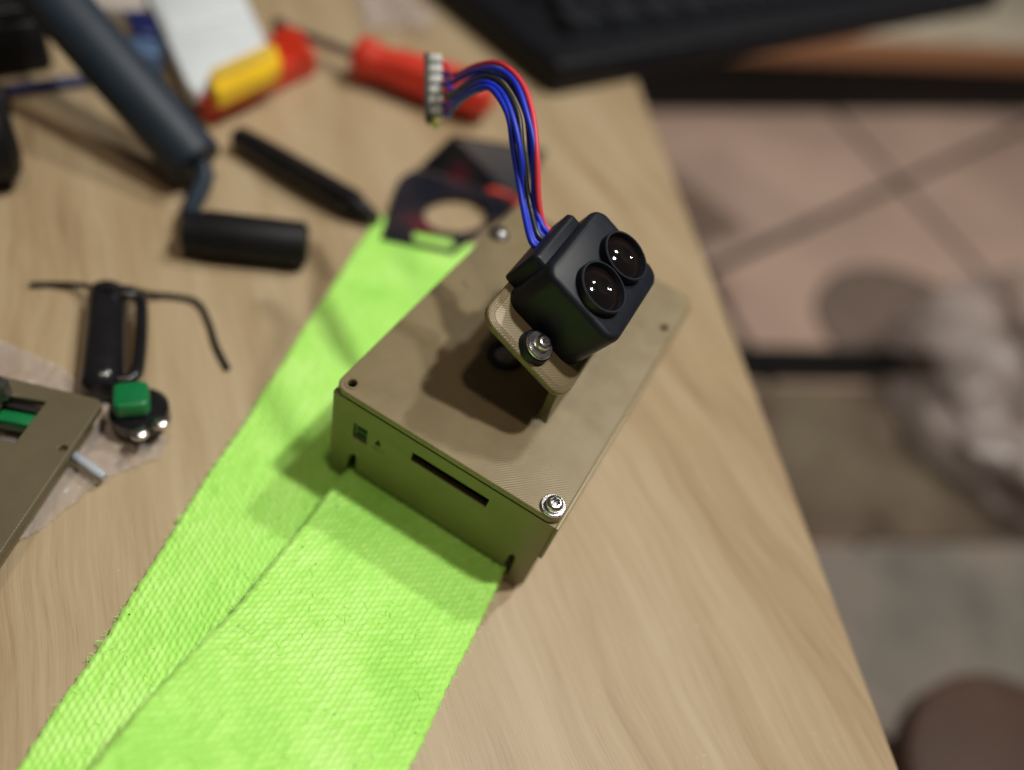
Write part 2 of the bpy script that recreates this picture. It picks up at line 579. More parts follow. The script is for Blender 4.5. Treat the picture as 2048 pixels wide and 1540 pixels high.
# ------------------------------------------------------------------ black case with slots (top of picture)
k0, k1 = px(1100, 195), px(1985, 25)
kd = (k1 - k0).normalized(); kn = Vector((-kd.y, kd.x, 0))
Lk = (k1 - k0).length
Mk = Matrix(((kd.x, kn.x, 0, k0.x), (kd.y, kn.y, 0, k0.y), (0, 0, 1, 0), (0, 0, 0, 1)))
case = thing('keyboard', 'large black keyboard overhanging the far corner of the oak table', 'keyboard', Mk)
link('shell', slab(0, Lk, 0, .19, .006, .0005, .020, .003), M['case_black'], case, ID)
key_u = .024
def key_mesh(w):
    return loft([inset_rr(-w / 2, w / 2, -.0108, .0108, .002, 0, 0, 3), inset_rr(-w / 2, w / 2, -.0108, .0108, .002, .0004, .004, 3), inset_rr(-w / 2, w / 2, -.0108, .0108, .002, .0022, .0085, 3)], sharp=40)
KM = {}
for row in range(6):
    xk = .030 + (0, .012, .006, .0, .003, .0)[row]
    n_ = 0
    while xk < Lk - .05:
        uu = (1.5 if row == 0 and n_ < 4 else 1.0)
        w = key_u * uu - .0034
        if (w) not in KM:
            KM[w] = key_mesh(w); KM[w].materials.append(M['keycap'])
        o = bpy.data.objects.new('key', KM[w]); C.objects.link(o); o.parent = case
        o.matrix_local = Matrix.Translation((xk + key_u * uu / 2, .036 + row * .0245, .0201))
        xk += key_u * uu; n_ += 1
wing = link('table_wing', box_mesh(.012, Lk - .05, .055, .185, -.026, -.0005, .001), M['table'], table)
wing.matrix_parent_inverse = table.matrix_world.inverted() @ Mk
# ------------------------------------------------------------------ floor objects
b0, b1 = px(1480, 745, FZ), px(1880, 750, FZ)
bd = (b1 - b0).normalized(); bn = Vector((-bd.y, bd.x, 0))
Mb = Matrix(((bd.x, bn.x, 0, b0.x), (bd.y, bn.y, 0, b0.y), (0, 0, 1, FZ), (0, 0, 0, 1)))
rail = tag(link('floor_rail', box_mesh(-.35, .33, -.016, .016, .001, .034, .003), M['rail'], None, Mb), 'straight black steel rail lying on the tiled floor', 'rail')

def flat_poly(name, pts, z0, z1, mat):
    c = sum(pts, Vector()) / len(pts)
    lo = [(p.x - c.x, p.y - c.y, z0) for p in pts]
    hi = [(p.x - c.x, p.y - c.y, z1) for p in pts]
    return link(name, loft([lo, hi]), mat, None, Matrix.Translation((c.x, c.y, 0)))

sheet_ = flat_poly('floor_sheet', [px(1400, 775, FZ), px(2300, 790, FZ), px(2300, 1088, FZ), px(1560, 1088, FZ)], FZ + .001, FZ + .007, M['mat'])  # thin mottled brown sheet over the tiles
tag(sheet_, 'brown floor sheet between the black rail and the grey rug', 'mat')
rug = flat_poly('floor_rug', [px(1500, 1108, FZ), px(2400, 1090, FZ), px(2500, 1900, FZ), px(1500, 1900, FZ)], FZ + .001, FZ + .012, M['rug'])
tag(rug, 'grey rug on the floor beside the oak table', 'rug')

pc = Vector((0.690, 0.785, FZ + .007))
sack = thing('plastic_sack', 'pale crumpled translucent plastic sack standing at the end of the rail', 'sack', loc=pc)
def blob_rings(r, h, wob, seg=64, prof=None, zoff=0.0, seed=0.0):
    loops = []
    for t, f in prof:
        lp = []
        for k in range(seg):
            a = 2 * math.pi * k / seg
            w = 1 + wob * mnoise.noise((math.cos(a) * 1.7 + seed, math.sin(a) * 1.7, t * 2.1)) + .5 * wob * mnoise.noise((math.cos(a) * 4.5 + seed, math.sin(a) * 4.5, t * 5))
            lp.append((math.cos(a) * r * f * w, math.sin(a) * r * f * w, zoff + h * t + wob * h * 1.0 * mnoise.noise((math.cos(a) * 2.3 * f, math.sin(a) * 2.3 * f, seed + 5)) * (1 if t > .15 else 0)))
        loops.append(lp)
    return loft(loops, sharp=70)
link('contents', blob_rings(.150, .130, .05, prof=[(0, .8), (.06, .92), (.25, 1.0), (.5, .98), (.75, .86), (.92, .6), (1, .3)]), M['pouf'], sack, ID)
def crumple(r, h, seg=90, rings=34):
    loops = []
    for i in range(rings):
        t = i / (rings - 1)
        th = t * math.pi / 2
        f = math.cos(th) * .98 + .02
        z = math.sin(th) * h
        lp = []
        for k in range(seg):
            a = 2 * math.pi * k / seg
            q_ = (math.cos(a) * f * 2.2, math.sin(a) * f * 2.2, z * 12)
            rd = 0.0
            for o_, am in ((0.8, .42), (1.9, .14), (4.1, .03)):
                rd += am * (abs(mnoise.noise((q_[0] * o_, q_[1] * o_, q_[2] * o_ + 4))) - .25)
            w = 1 + rd * (.35 + .65 * math.sin(min(1, t * 4 + .15) * math.pi / 2)) + .10 * math.cos(a * 2 + 1)
            lp.append((math.cos(a) * r * f * w, math.sin(a) * r * f * w, max(z * (1 + rd * .9), .002)))
        loops.append(lp)
    return loft(loops, sharp=24)
link('film', crumple(.215, .20), M['sack'], sack, Matrix.Translation((0, .01, .0005)))

sc_ = px(2090, 1625, FZ + .16)
stool = thing('stool', 'low brown wooden stool with round seat standing on the rug', 'stool', loc=(sc_.x, sc_.y, FZ + .012))
link('seat', lathe((0, 0, .12), (0, 0, .15), [(0, .085), (.15, .092), (.85, .092), (1, .085)], 40), M['stool'], stool, ID)
for k in range(4):
    a = math.pi / 4 + k * math.pi / 2
    link('leg', lathe((.055 * math.cos(a), .055 * math.sin(a), .1195), (.078 * math.cos(a), .078 * math.sin(a), 0), [(0, .014), (1, .010)], 12), M['stool'], stool, ID)

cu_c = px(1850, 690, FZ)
cu = link('sack_shadow_disc', blob_rings(.165, .008, .05, prof=[(0, .93), (.2, 1.0), (.5, 1.0), (.8, .9), (1, .6)], seed=1.3), M['floor_shade'], None, Matrix.Translation((cu_c.x, cu_c.y, FZ + .0008)))  # thin dark disc added as the sack's soft shadow on the tiles
tag(cu, 'flat dark brown disc painted as the soft shadow beside the sack', 'mat')

# ------------------------------------------------------------------ lime strap
TH = 0.0021
SW = 0.0585
def strap():
    # centre line: inside the case -> out of its front -> rising toward the viewer -> U turn -> back along the table
    ctl = []      # x, y, z, cross angle
    def cw(lx, ly, lz):
        return BOX @ Vector((lx, ly, lz))
    ent = cw(.0327, -.0036, .0052)
    ins = cw(.0327, .050, .0052)
    fwd_in = (ent - ins).normalized()
    ctl += [ins, ins.lerp(ent, .5), ent]
    n1 = Vector((-.0185, .0905, .0105))
    n2 = Vector((-.0265, .0415, .0240))
    n3 = Vector((-.0380, -.030, .040))
    n4 = Vector((-.0480, -.100, .043))
    n5 = Vector((-.0512, -.138, .0235))
    n6 = Vector((-.0512, -.110, .0035))
    n7 = Vector((-.0512, -.060, .0016))
    n8 = Vector((-.0512, .05, .0014))
    n9 = Vector((-.0512, .15, .0014))
    n10 = Vector((-.0512, .2675, .0014))
    ctl += [n1, n2, n3, n4, n5, n6, n7, n8, n9, n10]
    path = smooth_path(ctl, 60)
    P = np.array([tuple(p) for p in path])
    seg = np.linalg.norm(np.diff(P, axis=0), axis=1)
    s = np.concatenate([[0], np.cumsum(seg)])
    # sampling step: fine where it is seen, coarse on the turn behind the camera's view
    ys = []
    cur = 0.0
    while cur < s[-1]:
        ys.append(cur)
        y = np.interp(cur, s, P[:, 1])
        low = y < .005
        cur += .0020 if low else .00038
    ys.append(s[-1])
    ys = np.array(ys)
    Q = np.stack([np.interp(ys, s, P[:, k]) for k in range(3)], 1)
    T = np.gradient(Q, ys, axis=0)
    T /= np.linalg.norm(T, axis=1)[:, None]
    e_in = np.array((BOX.to_3x3() @ Vector((1, 0, 0))))
    ang0 = math.atan2(e_in[1], e_in[0])
    # cross angle goes from the case's to straight
    ds = np.clip((ys - .05) / .12, 0, 1)
    ca = ang0 * (1 - ds) * 1.0 + (-.14) * ds
    ds2 = np.clip((ys - .20) / .15, 0, 1)
    ca = ca * (1 - ds2)
    roll0 = e_in[2] * (1 - np.clip((ys - .05) / .05, 0, 1))
    E_ = np.stack([np.cos(ca), np.sin(ca), roll0], 1)
    E_ -= T * np.sum(E_ * T, 1)[:, None]
    E_ /= np.linalg.norm(E_, axis=1)[:, None]
    N = np.cross(T, E_)
    nu = 165
    u = np.linspace(-.5, .5, nu) * SW
    U, S = np.meshgrid(u, ys)
    # knitted twill: slanted stitches in wales across the width
    wale = .00150
    pitch = .0022
    def stitch(U, S, ph):
        col = np.floor(U / wale)
        fu = U / wale - col - .5
        v = S / pitch + col * .5 + ph + fu * .75 * np.where(col % 2 == 0, 1, 1)
        fv = v - np.floor(v) - .5
        h = np.clip(1 - (fu / .56) ** 2, 0, 1) ** .6 * np.clip(1 - (fv / .54) ** 2, 0, 1) ** .5
        cid = (col * 37.7 + np.floor(v) * 17.3)
        jit = np.sin(col * 127.1 + np.floor(v) * 311.7) * 43758.5453
        jit = jit - np.floor(jit)
        return h * (.66 + .62 * jit), jit
    hN, j1_ = stitch(U, S, 0)
    hB, j2_ = stitch(U, S, .37)
    edge = np.clip((SW / 2 - np.abs(U)) / .0016, 0, 1)
    rnd = np.sqrt(np.clip(1 - (1 - edge) ** 2, 0, 1))
    wav = .0007 * np.sin(S * 55 + 1.0) * np.sin(U * 60) + .0005 * np.sin(S * 130 + U * 90) + .0003 * np.sin(S * 310 - U * 170) * np.sin(U * 140 + 2)
    AMP = .00060
    fine_n = RNG.normal(0, .000035, U.shape)
    top = (TH / 2) * rnd + AMP * (hN - .6) * np.clip(edge * 1.5, .15, 1) + fine_n
    bot = -(TH / 2) * rnd - AMP * (hB - .6) * np.clip(edge * 1.5, .15, 1) + fine_n
    ragged = 1 + .008 * (np.sin(S / pitch * 6.283 * .5) * .6 + RNG.normal(0, .5, (len(ys), 1)) * .5) * (np.abs(U) > SW * .46)
    wob = .00022 * np.sin(ys * 71 + .6) + .00014 * np.sin(ys * 163 + 2.1)
    wid = 1 + .005 * np.sin(ys * 97 + 1.2) + .003 * np.sin(ys * 231)
    UU = U * ragged * wid[:, None] + wob[:, None]
    keep = (ys < .19)[:, None] * 1.0
    wv = wav * np.clip((ys - .07) / .05, 0, 1)[:, None] * keep
    def pos(H):
        return Q[:, None, :] + E_[:, None, :] * UU[:, :, None] + N[:, None, :] * (H + wv)[:, :, None]
    A_, B_ = pos(top).reshape(-1, 3), pos(bot).reshape(-1, 3)
    nv = len(ys) * nu
    V = np.concatenate([A_, B_])
    V[:, 2] = np.maximum(V[:, 2], .00012)
    i = np.arange(len(ys) - 1)[:, None] * nu + np.arange(nu - 1)[None, :]
    i = i.ravel()
    Fa = np.stack([i, i + nu, i + nu + 1, i + 1], 1)
    Fb = np.stack([i + nv, i + 1 + nv, i + nu + 1 + nv, i + nu + nv], 1)
    r = np.arange(len(ys) - 1) * nu
    L_ = np.stack([r, r + nv, r + nu + nv, r + nu], 1)
    r2 = r + nu - 1
    R_ = np.stack([r2, r2 + nu, r2 + nu + nv, r2 + nv], 1)
    c = np.arange(nu - 1)
    E0 = np.stack([c, c + 1, c + 1 + nv, c + nv], 1)
    c2 = c + (len(ys) - 1) * nu
    E1 = np.stack([c2, c2 + nv, c2 + 1 + nv, c2 + 1], 1)
    F = np.concatenate([Fa, Fb, L_, R_, E0, E1])
    me = bpy.data.meshes.new('mesh')
    me.vertices.add(len(V))
    me.vertices.foreach_set('co', V.ravel().astype(np.float32))
    me.loops.add(F.size)
    me.loops.foreach_set('vertex_index', F.ravel().astype(np.int32))
    me.polygons.add(len(F))
    me.polygons.foreach_set('loop_start', np.arange(0, F.size, 4, dtype=np.int32))
    me.polygons.foreach_set('loop_total', np.full(len(F), 4, dtype=np.int32))
    me.polygons.foreach_set('use_smooth', np.ones(len(F), dtype=bool))
    me.update(calc_edges=True)
    at = me.attributes.new('yarn', 'FLOAT', 'POINT')
    at.data.foreach_set('value', np.concatenate([j1_.ravel(), j2_.ravel()]).astype(np.float32))
    # loose fibres along both edges
    fv, ff = [], []
    for _ in range(1700):
        k = RNG.integers(10, len(ys) - 10)
        if ys[k] > .30 and Q[k, 1] < .0 or Q[k, 1] < .01: continue
        sd = RNG.choice([-1, 1])
        p = Q[k] + E_[k] * sd * SW * .495 + N[k] * RNG.normal(0, .0004)
        p[2] = max(p[2], .0004)
        d = E_[k] * sd * abs(RNG.normal(.0006, .0004)) + T[k] * RNG.normal(0, .0006) + N[k] * RNG.normal(0, .0003)
        d2 = d + T[k] * RNG.normal(0, .0005)
        w = T[k] * .00006
        b = len(fv)
        pts = [p - w, p + w, p + d + w * .8, p + d - w * .8, p + d + d2 * .6]
        for q_ in pts: q_[2] = max(q_[2], .0002)
        pts += [q_ + np.array((0, 0, .00009)) for q_ in pts[:4]]
        fv += [tuple(q_) for q_ in pts]
        ff += [(b, b + 1, b + 2, b + 3), (b + 3, b + 2, b + 4), (b + 5, b + 6, b + 7, b + 8), (b + 1, b + 2, b + 7, b + 6), (b, b + 3, b + 8, b + 5)]
    for _ in range(1500):
        k = RNG.integers(10, len(ys) - 10)
        if Q[k, 1] < .02: continue
        up = 1.0 if N[k, 2] > 0 else -1.0
        p = Q[k] + E_[k] * RNG.uniform(-.48, .48) * SW + N[k] * up * (TH / 2 + .0001)
        d = E_[k] * RNG.normal(0, .0007) + T[k] * RNG.normal(0, .0007) + N[k] * up * abs(RNG.normal(.0003, .0002))
        w = np.cross(d, N[k]); w = w / (np.linalg.norm(w) + 1e-9) * .00005
        b = len(fv)
        tip = p + d * 1.6 - N[k] * up * .0003
        fv += [tuple(q_) for q_ in (p - w, p + w, p + d + w, p + d - w, tip, p + N[k] * up * .00008, p + d + N[k] * up * .00008)]
        ff += [(b, b + 1, b + 2, b + 3), (b + 3, b + 2, b + 4), (b, b + 5, b + 6, b + 3), (b + 1, b + 2, b + 6, b + 5)]
    return me, mesh_from(fv, ff)

BOX = Matrix(((0.9641273530325388, 0.26485072569662116, 0.017678807438383064, -0.043275113343823765),
              (-0.26347784642341976, 0.9629585455351362, -0.057360823084506046, 0.13634495511239866),
              (-0.03221601431814803, 0.05064516441703306, 0.9981969724170799, 0.0029999882433494203),
              (0, 0, 0, 1)))
strap_root = thing('strap', 'wide lime green knitted strap threaded through the gold case', 'strap', loc=(-.03, .1, 0))
sm, fm = strap()
link('webbing', sm, M['lime'], strap_root)
fz_ = link('edge_fuzz', fm, M['lime'], strap_root)
fz_['kind'] = 'stuff'

# ------------------------------------------------------------------ gold printed case (local mm frame of the case)
W, L, H, m_, mF = .0652, .08344, .04414, .00363, .02062
x0, x1, y0, y1 = -m_, W + m_, -m_, L + mF
gold = thing('sensor_case', 'gold 3D printed case with screwed lid sitting on the lime strap', 'case', BOX)
LT = .0024                                        # lid thickness
zb = H - LT - .0004                               # top of the body
# front wall: outline with the strap notch, display slot, connector opening, triangle mark
def mir(pts): return [(p[0], p[1]) for p in pts]
r_ = .0028
outl = [(x0, 0.0008), (x0 + .0012, 0), (.0012, 0), (.0026, .0040), (.0034, .0140), (.0052, .0168), (.0060, .0150), (.0062, .0074), (.0606, .0074), (.0610, .0160), (.0620, .0168), (.0628, .0150), (.0630, .0040), (.0622, 0), (x1 - .0035, 0), (x1 - .0012, .0016), (x1 - .0004, .005), (x1 - .0004, zb), (x0, zb)]
slot = [(.0237, .0314), (.0490, .0312), (.0492, .0358), (.0239, .0357)]
conn = [(.0040, .0252), (.0088, .0252), (.0088, .0325), (.0040, .0325)]
tri = [(.0115, .0284), (.0136, .0284), (.0127, .0313)]
WALL = .002
wall_M = Matrix(((1, 0, 0, 0), (0, 0, -1, y0 + WALL / 2), (0, 1, 0, 0), (0, 0, 0, 1)))
front = xform(plate2d(outl, [slot, conn, tri], WALL, .00025), wall_M)
parts = [front,
         box_mesh(x0, x0 + .002, y0 + WALL, y1, .0006, zb, .0004),
         box_mesh(x1 - .0024, x1 - .0004, y0 + WALL, y1, .0014, zb, .0004),
         box_mesh(x0 + .002, x1 - .0024, y1 - .002, y1 - .0001, .014, zb, .0004)]
body = link('body', join(parts), M['gold_side'], gold, ID)
link('side_rib', box_mesh(x1 - .0004, x1 + .0007, y0 + .0004, y1 - .001, .0225, zb - .0006, .0003), M['gold_side'], gold, ID)
link('inner_tray', box_mesh(x0 + .0022, x1 - .0026, y0 + .006, y1 - .0025, .0155, .0185, .0003), M['cavity'], gold, ID)
link('inner_board', box_mesh(.010, .060, y0 + .0045, y0 + .0056, .019, .0405, .0002), M['cavity'], gold, ID)
link('foot', box_mesh(x0 + .0015, .0022, y0 + WALL, y0 + .03, .0004, .0030, .0004), M['gold_side'], gold, ID)
# small connector in the front wall
cn = link('front_connector', box_mesh(.0042, .0086, y0 + .0006, y0 + .004, .0255, .0322, .0002), M['teal'], gold, ID)
for zz in (.0268, .0296):
    link('contact', box_mesh(.0052, .0083, y0 + .00035, y0 + .0008, zz, zz + .0013, .0001), M['cavity'], cn, ID)
link('ridge', box_mesh(.0110, .0150, y0 - .00025, y0 + .0002, .0262, .0268, .0001), M['gold_side'], gold, ID)
# lid
holes = [circle(0, 0, .0013, 20), circle(W, L, .0010, 20), circle(W, 0, .0014, 20), circle(0, L, .0014, 20)]
lid = link('lid', plate2d(rrect(x0, x1, y0, y1, .0035), holes, LT, .0005), M['gold'], gold, Matrix.Translation((0, 0, H - LT / 2)))
def washer_mesh(ri, ro, h):
    pr = [(ri, 0), (ro - .0001, 0), (ro, .0001), (ro, h - .0002), (ro - .0002, h), (ri + .0002, h), (ri, h - .0002)]
    n = 40
    loops = [[(r * math.cos(2 * math.pi * k / n), r * math.sin(2 * math.pi * k / n), z) for k in range(n)] for r, z in pr]
    loops.append(loops[0])
    return loft(loops, False, False, 40)
def screw_head(r, h, drive=True):
    n = 48
    def ring(rr, z, lobed=0):
        return [(rr * (1 - lobed * (.5 - .5 * math.cos(6 * 2 * math.pi * k / n))) * math.cos(2 * math.pi * k / n), rr * (1 - lobed * (.5 - .5 * math.cos(6 * 2 * math.pi * k / n))) * math.sin(2 * math.pi * k / n), z) for k in range(n)]
    return loft([ring(r * .9, 0), ring(r, .0003), ring(r, h * .55), ring(r * .90, h * .85), ring(r * .68, h), ring(r * .58, h, .22), ring(r * .52, h * .35, .25)], sharp=45)
def screw(parent, M_, r=.0024, h=.0019, ro=.0035, spacer=False):
    s = link('screw', screw_head(r, h), M['steel'], parent, M_ @ Matrix.Translation((0, 0, .0009)))
    link('washer', washer_mesh(.0016, ro, .0008), M['steel'], s, Matrix.Translation((0, 0, -.0008)))
    return s
screw(gold, Matrix.Translation((W, 0, H)))
screw(gold, Matrix.Translation((0, L, H)))
for hx, hy, rr in ((0, 0, .0022), (W, L, .0019), (.0326, .0194, .0013)):
    link('hole_rim', xform(washer_mesh(rr * .62, rr, .00022), Matrix.Translation((hx, hy, H - .00002))), M['gold'], gold, ID)
link('post', lathe((.0326, .0194, H - .0001), (.0326, .0194, H + .00012), [(0, .0008), (1, .0008)], 16), M['gold'], gold, ID)
# screw posts below the open holes
for hx, hy in ((0, 0), (W, L)):
    link('screw_boss', lathe((hx, hy, H - .010), (hx, hy, H - LT - .0005), [(0, .0026), (1, .0026)], 20), M['cavity'], gold, ID)
# black ring with a sunken shiny screw under the bracket
gm = link('black_ring', xform(washer_mesh(.0036, .0058, .0012), Matrix.Translation((.0290, .0372, H))), M['black_gloss'], gold, ID)
link('ring_screw', lathe((.0290, .0372, H + .0001), (.0290, .0372, H + .0010), [(0, .0034), (.5, .0034), (.8, .0026), (1, .0012)], 24), M['steel_dull'], gm, ID)
# small melted blobs of plastic
for bx, by, bs in ((.0476, .0228, .0011), (.0035, .0560, .0012), (.0050, .0545, .0009)):
    link('plastic_blob', lathe((bx, by, H - .0003), (bx, by, H + bs * .5), [(0, bs), (.5, bs * .9), (.8, bs * .6), (1, bs * .15)], 14), M['gold'], gold, ID)

# sensor frame inside the case frame: X = short axis, Y = lens axis, Z = optical axis
TH_S, G_S = .4506, .0182
a_ = Vector((0, 1, 0)); b_ = Vector((math.cos(TH_S), 0, -math.sin(TH_S))); n_ = Vector((math.sin(TH_S), 0, math.cos(TH_S)))
Rg = Matrix.Rotation(G_S, 3, 'Z')
a_, b_, n_ = Rg @ a_, Rg @ b_, Rg @ n_
SEN = Matrix(((b_.x, a_.x, n_.x, .0465), (b_.y, a_.y, n_.y, .0435), (b_.z, a_.z, n_.z, .0864), (0, 0, 0, 1)))
A_S, B_S, D_S, RL, RH, LB = .0337, .0266, .0177, .0074, .0026, .0008
# bracket: tilted plate on a neck
PT = .0024
br = link('bracket_plate', slab(-.0153, .0161, -.0264, .0264, .0052, -D_S - PT, -D_S - .00005, .0006), M['gold'], gold, SEN)
def ridge(ins, z, r=.00022):
    pts = rrect(-.0153 + ins, .0161 - ins, -.0264 + ins, .0264 - ins, .0052 - ins, 8)
    P_ = [Vector((p[0], p[1], z)) for p in pts]
    loops = []
    n = len(P_)
    for i in range(n):
        t = (P_[(i + 1) % n] - P_[i - 1]).normalized()
        sd_ = t.cross(Vector((0, 0, 1)))
        loops.append([tuple(P_[i] + sd_ * (r * math.cos(2 * math.pi * k / 8)) + Vector((0, 0, r * math.sin(2 * math.pi * k / 8)))) for k in range(8)])
    loops.append(loops[0])
    return loft(loops, False, False, 80)
for ins in (.0008, .0014, .0020):
    link('print_line', ridge(ins, -D_S - .0001), M['gold'], br, ID)
def neck():
    # wall standing on the lid, its top cut to the plate's tilt
    pts = []
    lo = [(.0480, .0240), (.0505, .0240), (.0505, .0620), (.0480, .0620)]
    P0 = SEN @ Vector((0, 0, -D_S - PT + .0003)); nn = n_
    loops = [[], [], []]
    for x, y in lo:
        ztop = P0.z - ((x - P0.x) * nn.x + (y - P0.y) * nn.y) / nn.z
        loops[0].append((x + (-.0006 if x < .05 else .0006), y + (-.0014 if y < .04 else .0014), H - .0002))
        loops[1].append((x, y, H + .0030))
        loops[2].append((x, y, ztop))
    return loft(loops)
link('bracket_neck', neck(), M['gold_side'], gold, ID)

# ------------------------------------------------------------------ distance sensor
SW_M = BOX @ SEN
sen = thing('distance_sensor', 'black twin-lens distance sensor screwed onto the tilted gold bracket', 'sensor', SW_M)
hb, ha = B_S / 2, A_S / 2
def rl_(d, z, ex=0.0, r=.0046): return inset_rr(-hb - ex, hb + ex, -ha - ex, ha + ex, r, d, z, 8)
link('housing', loft([rl_(0, -D_S), rl_(0, -.0017), rl_(.00025, -.0009), rl_(.0008, -.0003), rl_(.0014, 0)], sharp=60), M['black'], sen, ID)
for sy in (-1, 1):
    ear = link('mounting_ear', lathe((.0009, sy * .0215, -D_S + .00004), (.0009, sy * .0215, -D_S + .0026), [(0, .0048), (.85, .0046), (1, .0042)], 32), M['black'], sen, ID)
    screw(sen, Matrix.Translation((.0009, sy * .0221, -D_S + .0027)), r=.0022, h=.0024, ro=.0040)
cb = link('cable_block', loft([inset_rr(-.0172, -.009, -.0115, .0115, .0012, 0, -D_S + .00006), inset_rr(-.0172, -.009, -.0115, .0115, .0012, 0, -.0058),
                               inset_rr(-.0168, -.009, -.0112, .0112, .0012, 0.0004, -.0046), inset_rr(-.0164, -.009, -.0110, .0110, .0012, .0008, -.0044)], sharp=50), M['black'], sen, ID)
for k, sy in enumerate((-1, 1)):
    cy = sy * 1.03 * RL
    n = 56
    pr = [(RL, .0000), (RL, RH - .0002), (RL - .0002, RH), (RL - .0006, RH), (RL - .0007, RH - .0002), (RL - .0010, .0006)]
    loops = [[(LB + r * math.cos(2 * math.pi * q / n), cy + r * math.sin(2 * math.pi * q / n), z) for q in range(n)] for r, z in pr]
    bar = link('lens_barrel', loft(loops, True, False, 40), M['black'], sen, ID)
    # lens: convex front, centre dimple shaped to add extra lamp glints
    ri = RL - .00088
    Rs = RL * 1.62
    h0 = Rs - math.sqrt(Rs * Rs - ri * ri)
    zf = .0006
    lo2 = []
    rr_ = np.linspace(ri, 0.0, 80)
    def slope(r):
        w = min(max((r - .26 * RL) / (.12 * RL), 0), 1); w = w * w * (3 - 2 * w)
        return (1 - w) * (r / (.70 * RL)) - w * r / math.sqrt(Rs * Rs - r * r)
    zz = [0.0]
    for a_r, b_r in zip(rr_[:-1], rr_[1:]):
        zz.append(zz[-1] + slope((a_r + b_r) / 2) * (b_r - a_r))
    for r, z in list(zip(rr_, zz))[:-1:2]:
        lo2.append([(LB + r * math.cos(2 * math.pi * q / n), cy + r * math.sin(2 * math.pi * q / n), zf + .0003 + z) for q in range(n)])
    lens_back = [[(LB + r * math.cos(2 * math.pi * q / n), cy + r * math.sin(2 * math.pi * q / n), zf) for q in range(n)] for r in (ri * .05, ri)]
    me = loft(lens_back + lo2, True, True, 60)
    link('lens', me, M['lens'], bar, ID)

# cable: six wires arching up and back to a white connector hanging in the air
cols = ['red', 'blue', 'blue', 'wire_black', 'blue', 'blue']
out_px = [(1079, 400, .207), (1074, 300, .2045), (1064, 225, .2055), (1040, 163, .209), (1003, 127, .215), (955, 131, .224), (905, 150, .238)]
in_px = [(1043, 400, .207), (1030, 300, .2045), (1013, 228, .2055), (985, 181, .209), (955, 178, .214), (922, 200, .223), (896, 226, .238)]
cT, cB = pxd(868, 112, .248), pxd(869, 246, .248)
for i, cname in enumerate(cols):
    t = i / 5.0
    yy = .0088 - i * .0018
    st = SW_M @ Vector((-.0160, yy, -.0125 + .0006 * (i % 2)))
    s2 = SW_M @ Vector((-.0195, yy, -.0125 + .0006 * (i % 2)))
    pts = [st, s2]
    for (ou, ov, od), (iu, iv, idp) in zip(out_px, in_px):
        jx, jy, jd = random.uniform(-3.5, 3.5), random.uniform(-3, 3), random.uniform(-.0012, .0012)
        if i == 2: jx += 6; jd += .0018
        pts.append(pxd(ou + (iu - ou) * t + jx, ov + (iv - ov) * t + jy, od + (idp - od) * t + jd))
    e = cT.lerp(cB, .12 + .76 * t)
    pts.append(e + _right * .0042)
    pts.append(e + _right * .0015)
    link('wire', tube(pts, .00086, 12, 8), M[cname], sen)
ax = (cB - cT).normalized()
Lc = (cB - cT).length
cx = (_right - ax * _right.dot(ax)).normalized()
cz = ax.cross(cx)
Mc = Matrix(((cx.x, ax.x, cz.x, cT.x), (cx.y, ax.y, cz.y, cT.y), (cx.z, ax.z, cz.z, cT.z), (0, 0, 0, 1)))
ML = SW_M.inverted() @ Mc
con = link('connector', box_mesh(-.0030, -.0012, 0, Lc, -.002, .003, .0003), M['conn_dark'], sen, ML)
for i in range(6):
    s0 = Lc * (.02 + i * .155)
    link('pin_cell', box_mesh(-.0014, .0028, s0, s0 + Lc * .125, -.0026, .0032, .0007), M['conn'], con, ID)
link('latch', box_mesh(-.0012, .0016, Lc * .955, Lc * 1.06, -.002, .002, .0005), M['brass'], con, ID)

# ------------------------------------------------------------------ dark card folded, with hang hole
def card():
    z = .0036
    pts = [px(762, 477, z), px(778, 420, z), px(800, 356, z), px(832, 338, z), px(1038, 410, z), px(908, 507, z)]
    c = sum(pts, Vector()) / len(pts)
    o_ = [(p.x - c.x, p.y - c.y) for p in pts]
    def ell(u0, v0, ru, rv, n=30):
        q = [px(u0 + ru * math.cos(2 * math.pi * k / n), v0 + rv * math.sin(2 * math.pi * k / n), z) for k in range(n)]
        return [(p.x - c.x, p.y - c.y) for p in q]
    sl = [px(u, v, z) for u, v in ((826, 470), (832, 463), (902, 476), (911, 484), (909, 493), (900, 496), (834, 483), (827, 478))]
    root = thing('hang_card', 'dark glossy folded package card with oval hang hole at the strap end', 'card', loc=(c.x, c.y, .003))
    link('lower_panel', plate2d(o_, [ell(913, 430, 64, 36), [(p.x - c.x, p.y - c.y) for p in sl]], .0007, .0001), M['card'], root, Matrix.Translation((0, 0, .0006)))
    q = [px(836, 336, z), px(1040, 408, z), px(1094, 300, .022), px(905, 270, .022)]
    nrm = (q[1] - q[0]).cross(q[3] - q[0]).normalized() * .0007
    link('upper_panel', loft([[tuple(p) for p in q], [tuple(p + nrm) for p in q]]), M['card'], root)
card()
rw = link('red_wire', tube([px(975, 380, .012), px(995, 383, .011), px(1015, 391, .010), px(1032, 403, .010), px(1052, 424, .008), px(1070, 455, .0012)], .00125, 12), M['red_plastic'])
tag(rw, 'short stiff red wire leaning on the dark card', 'wire')

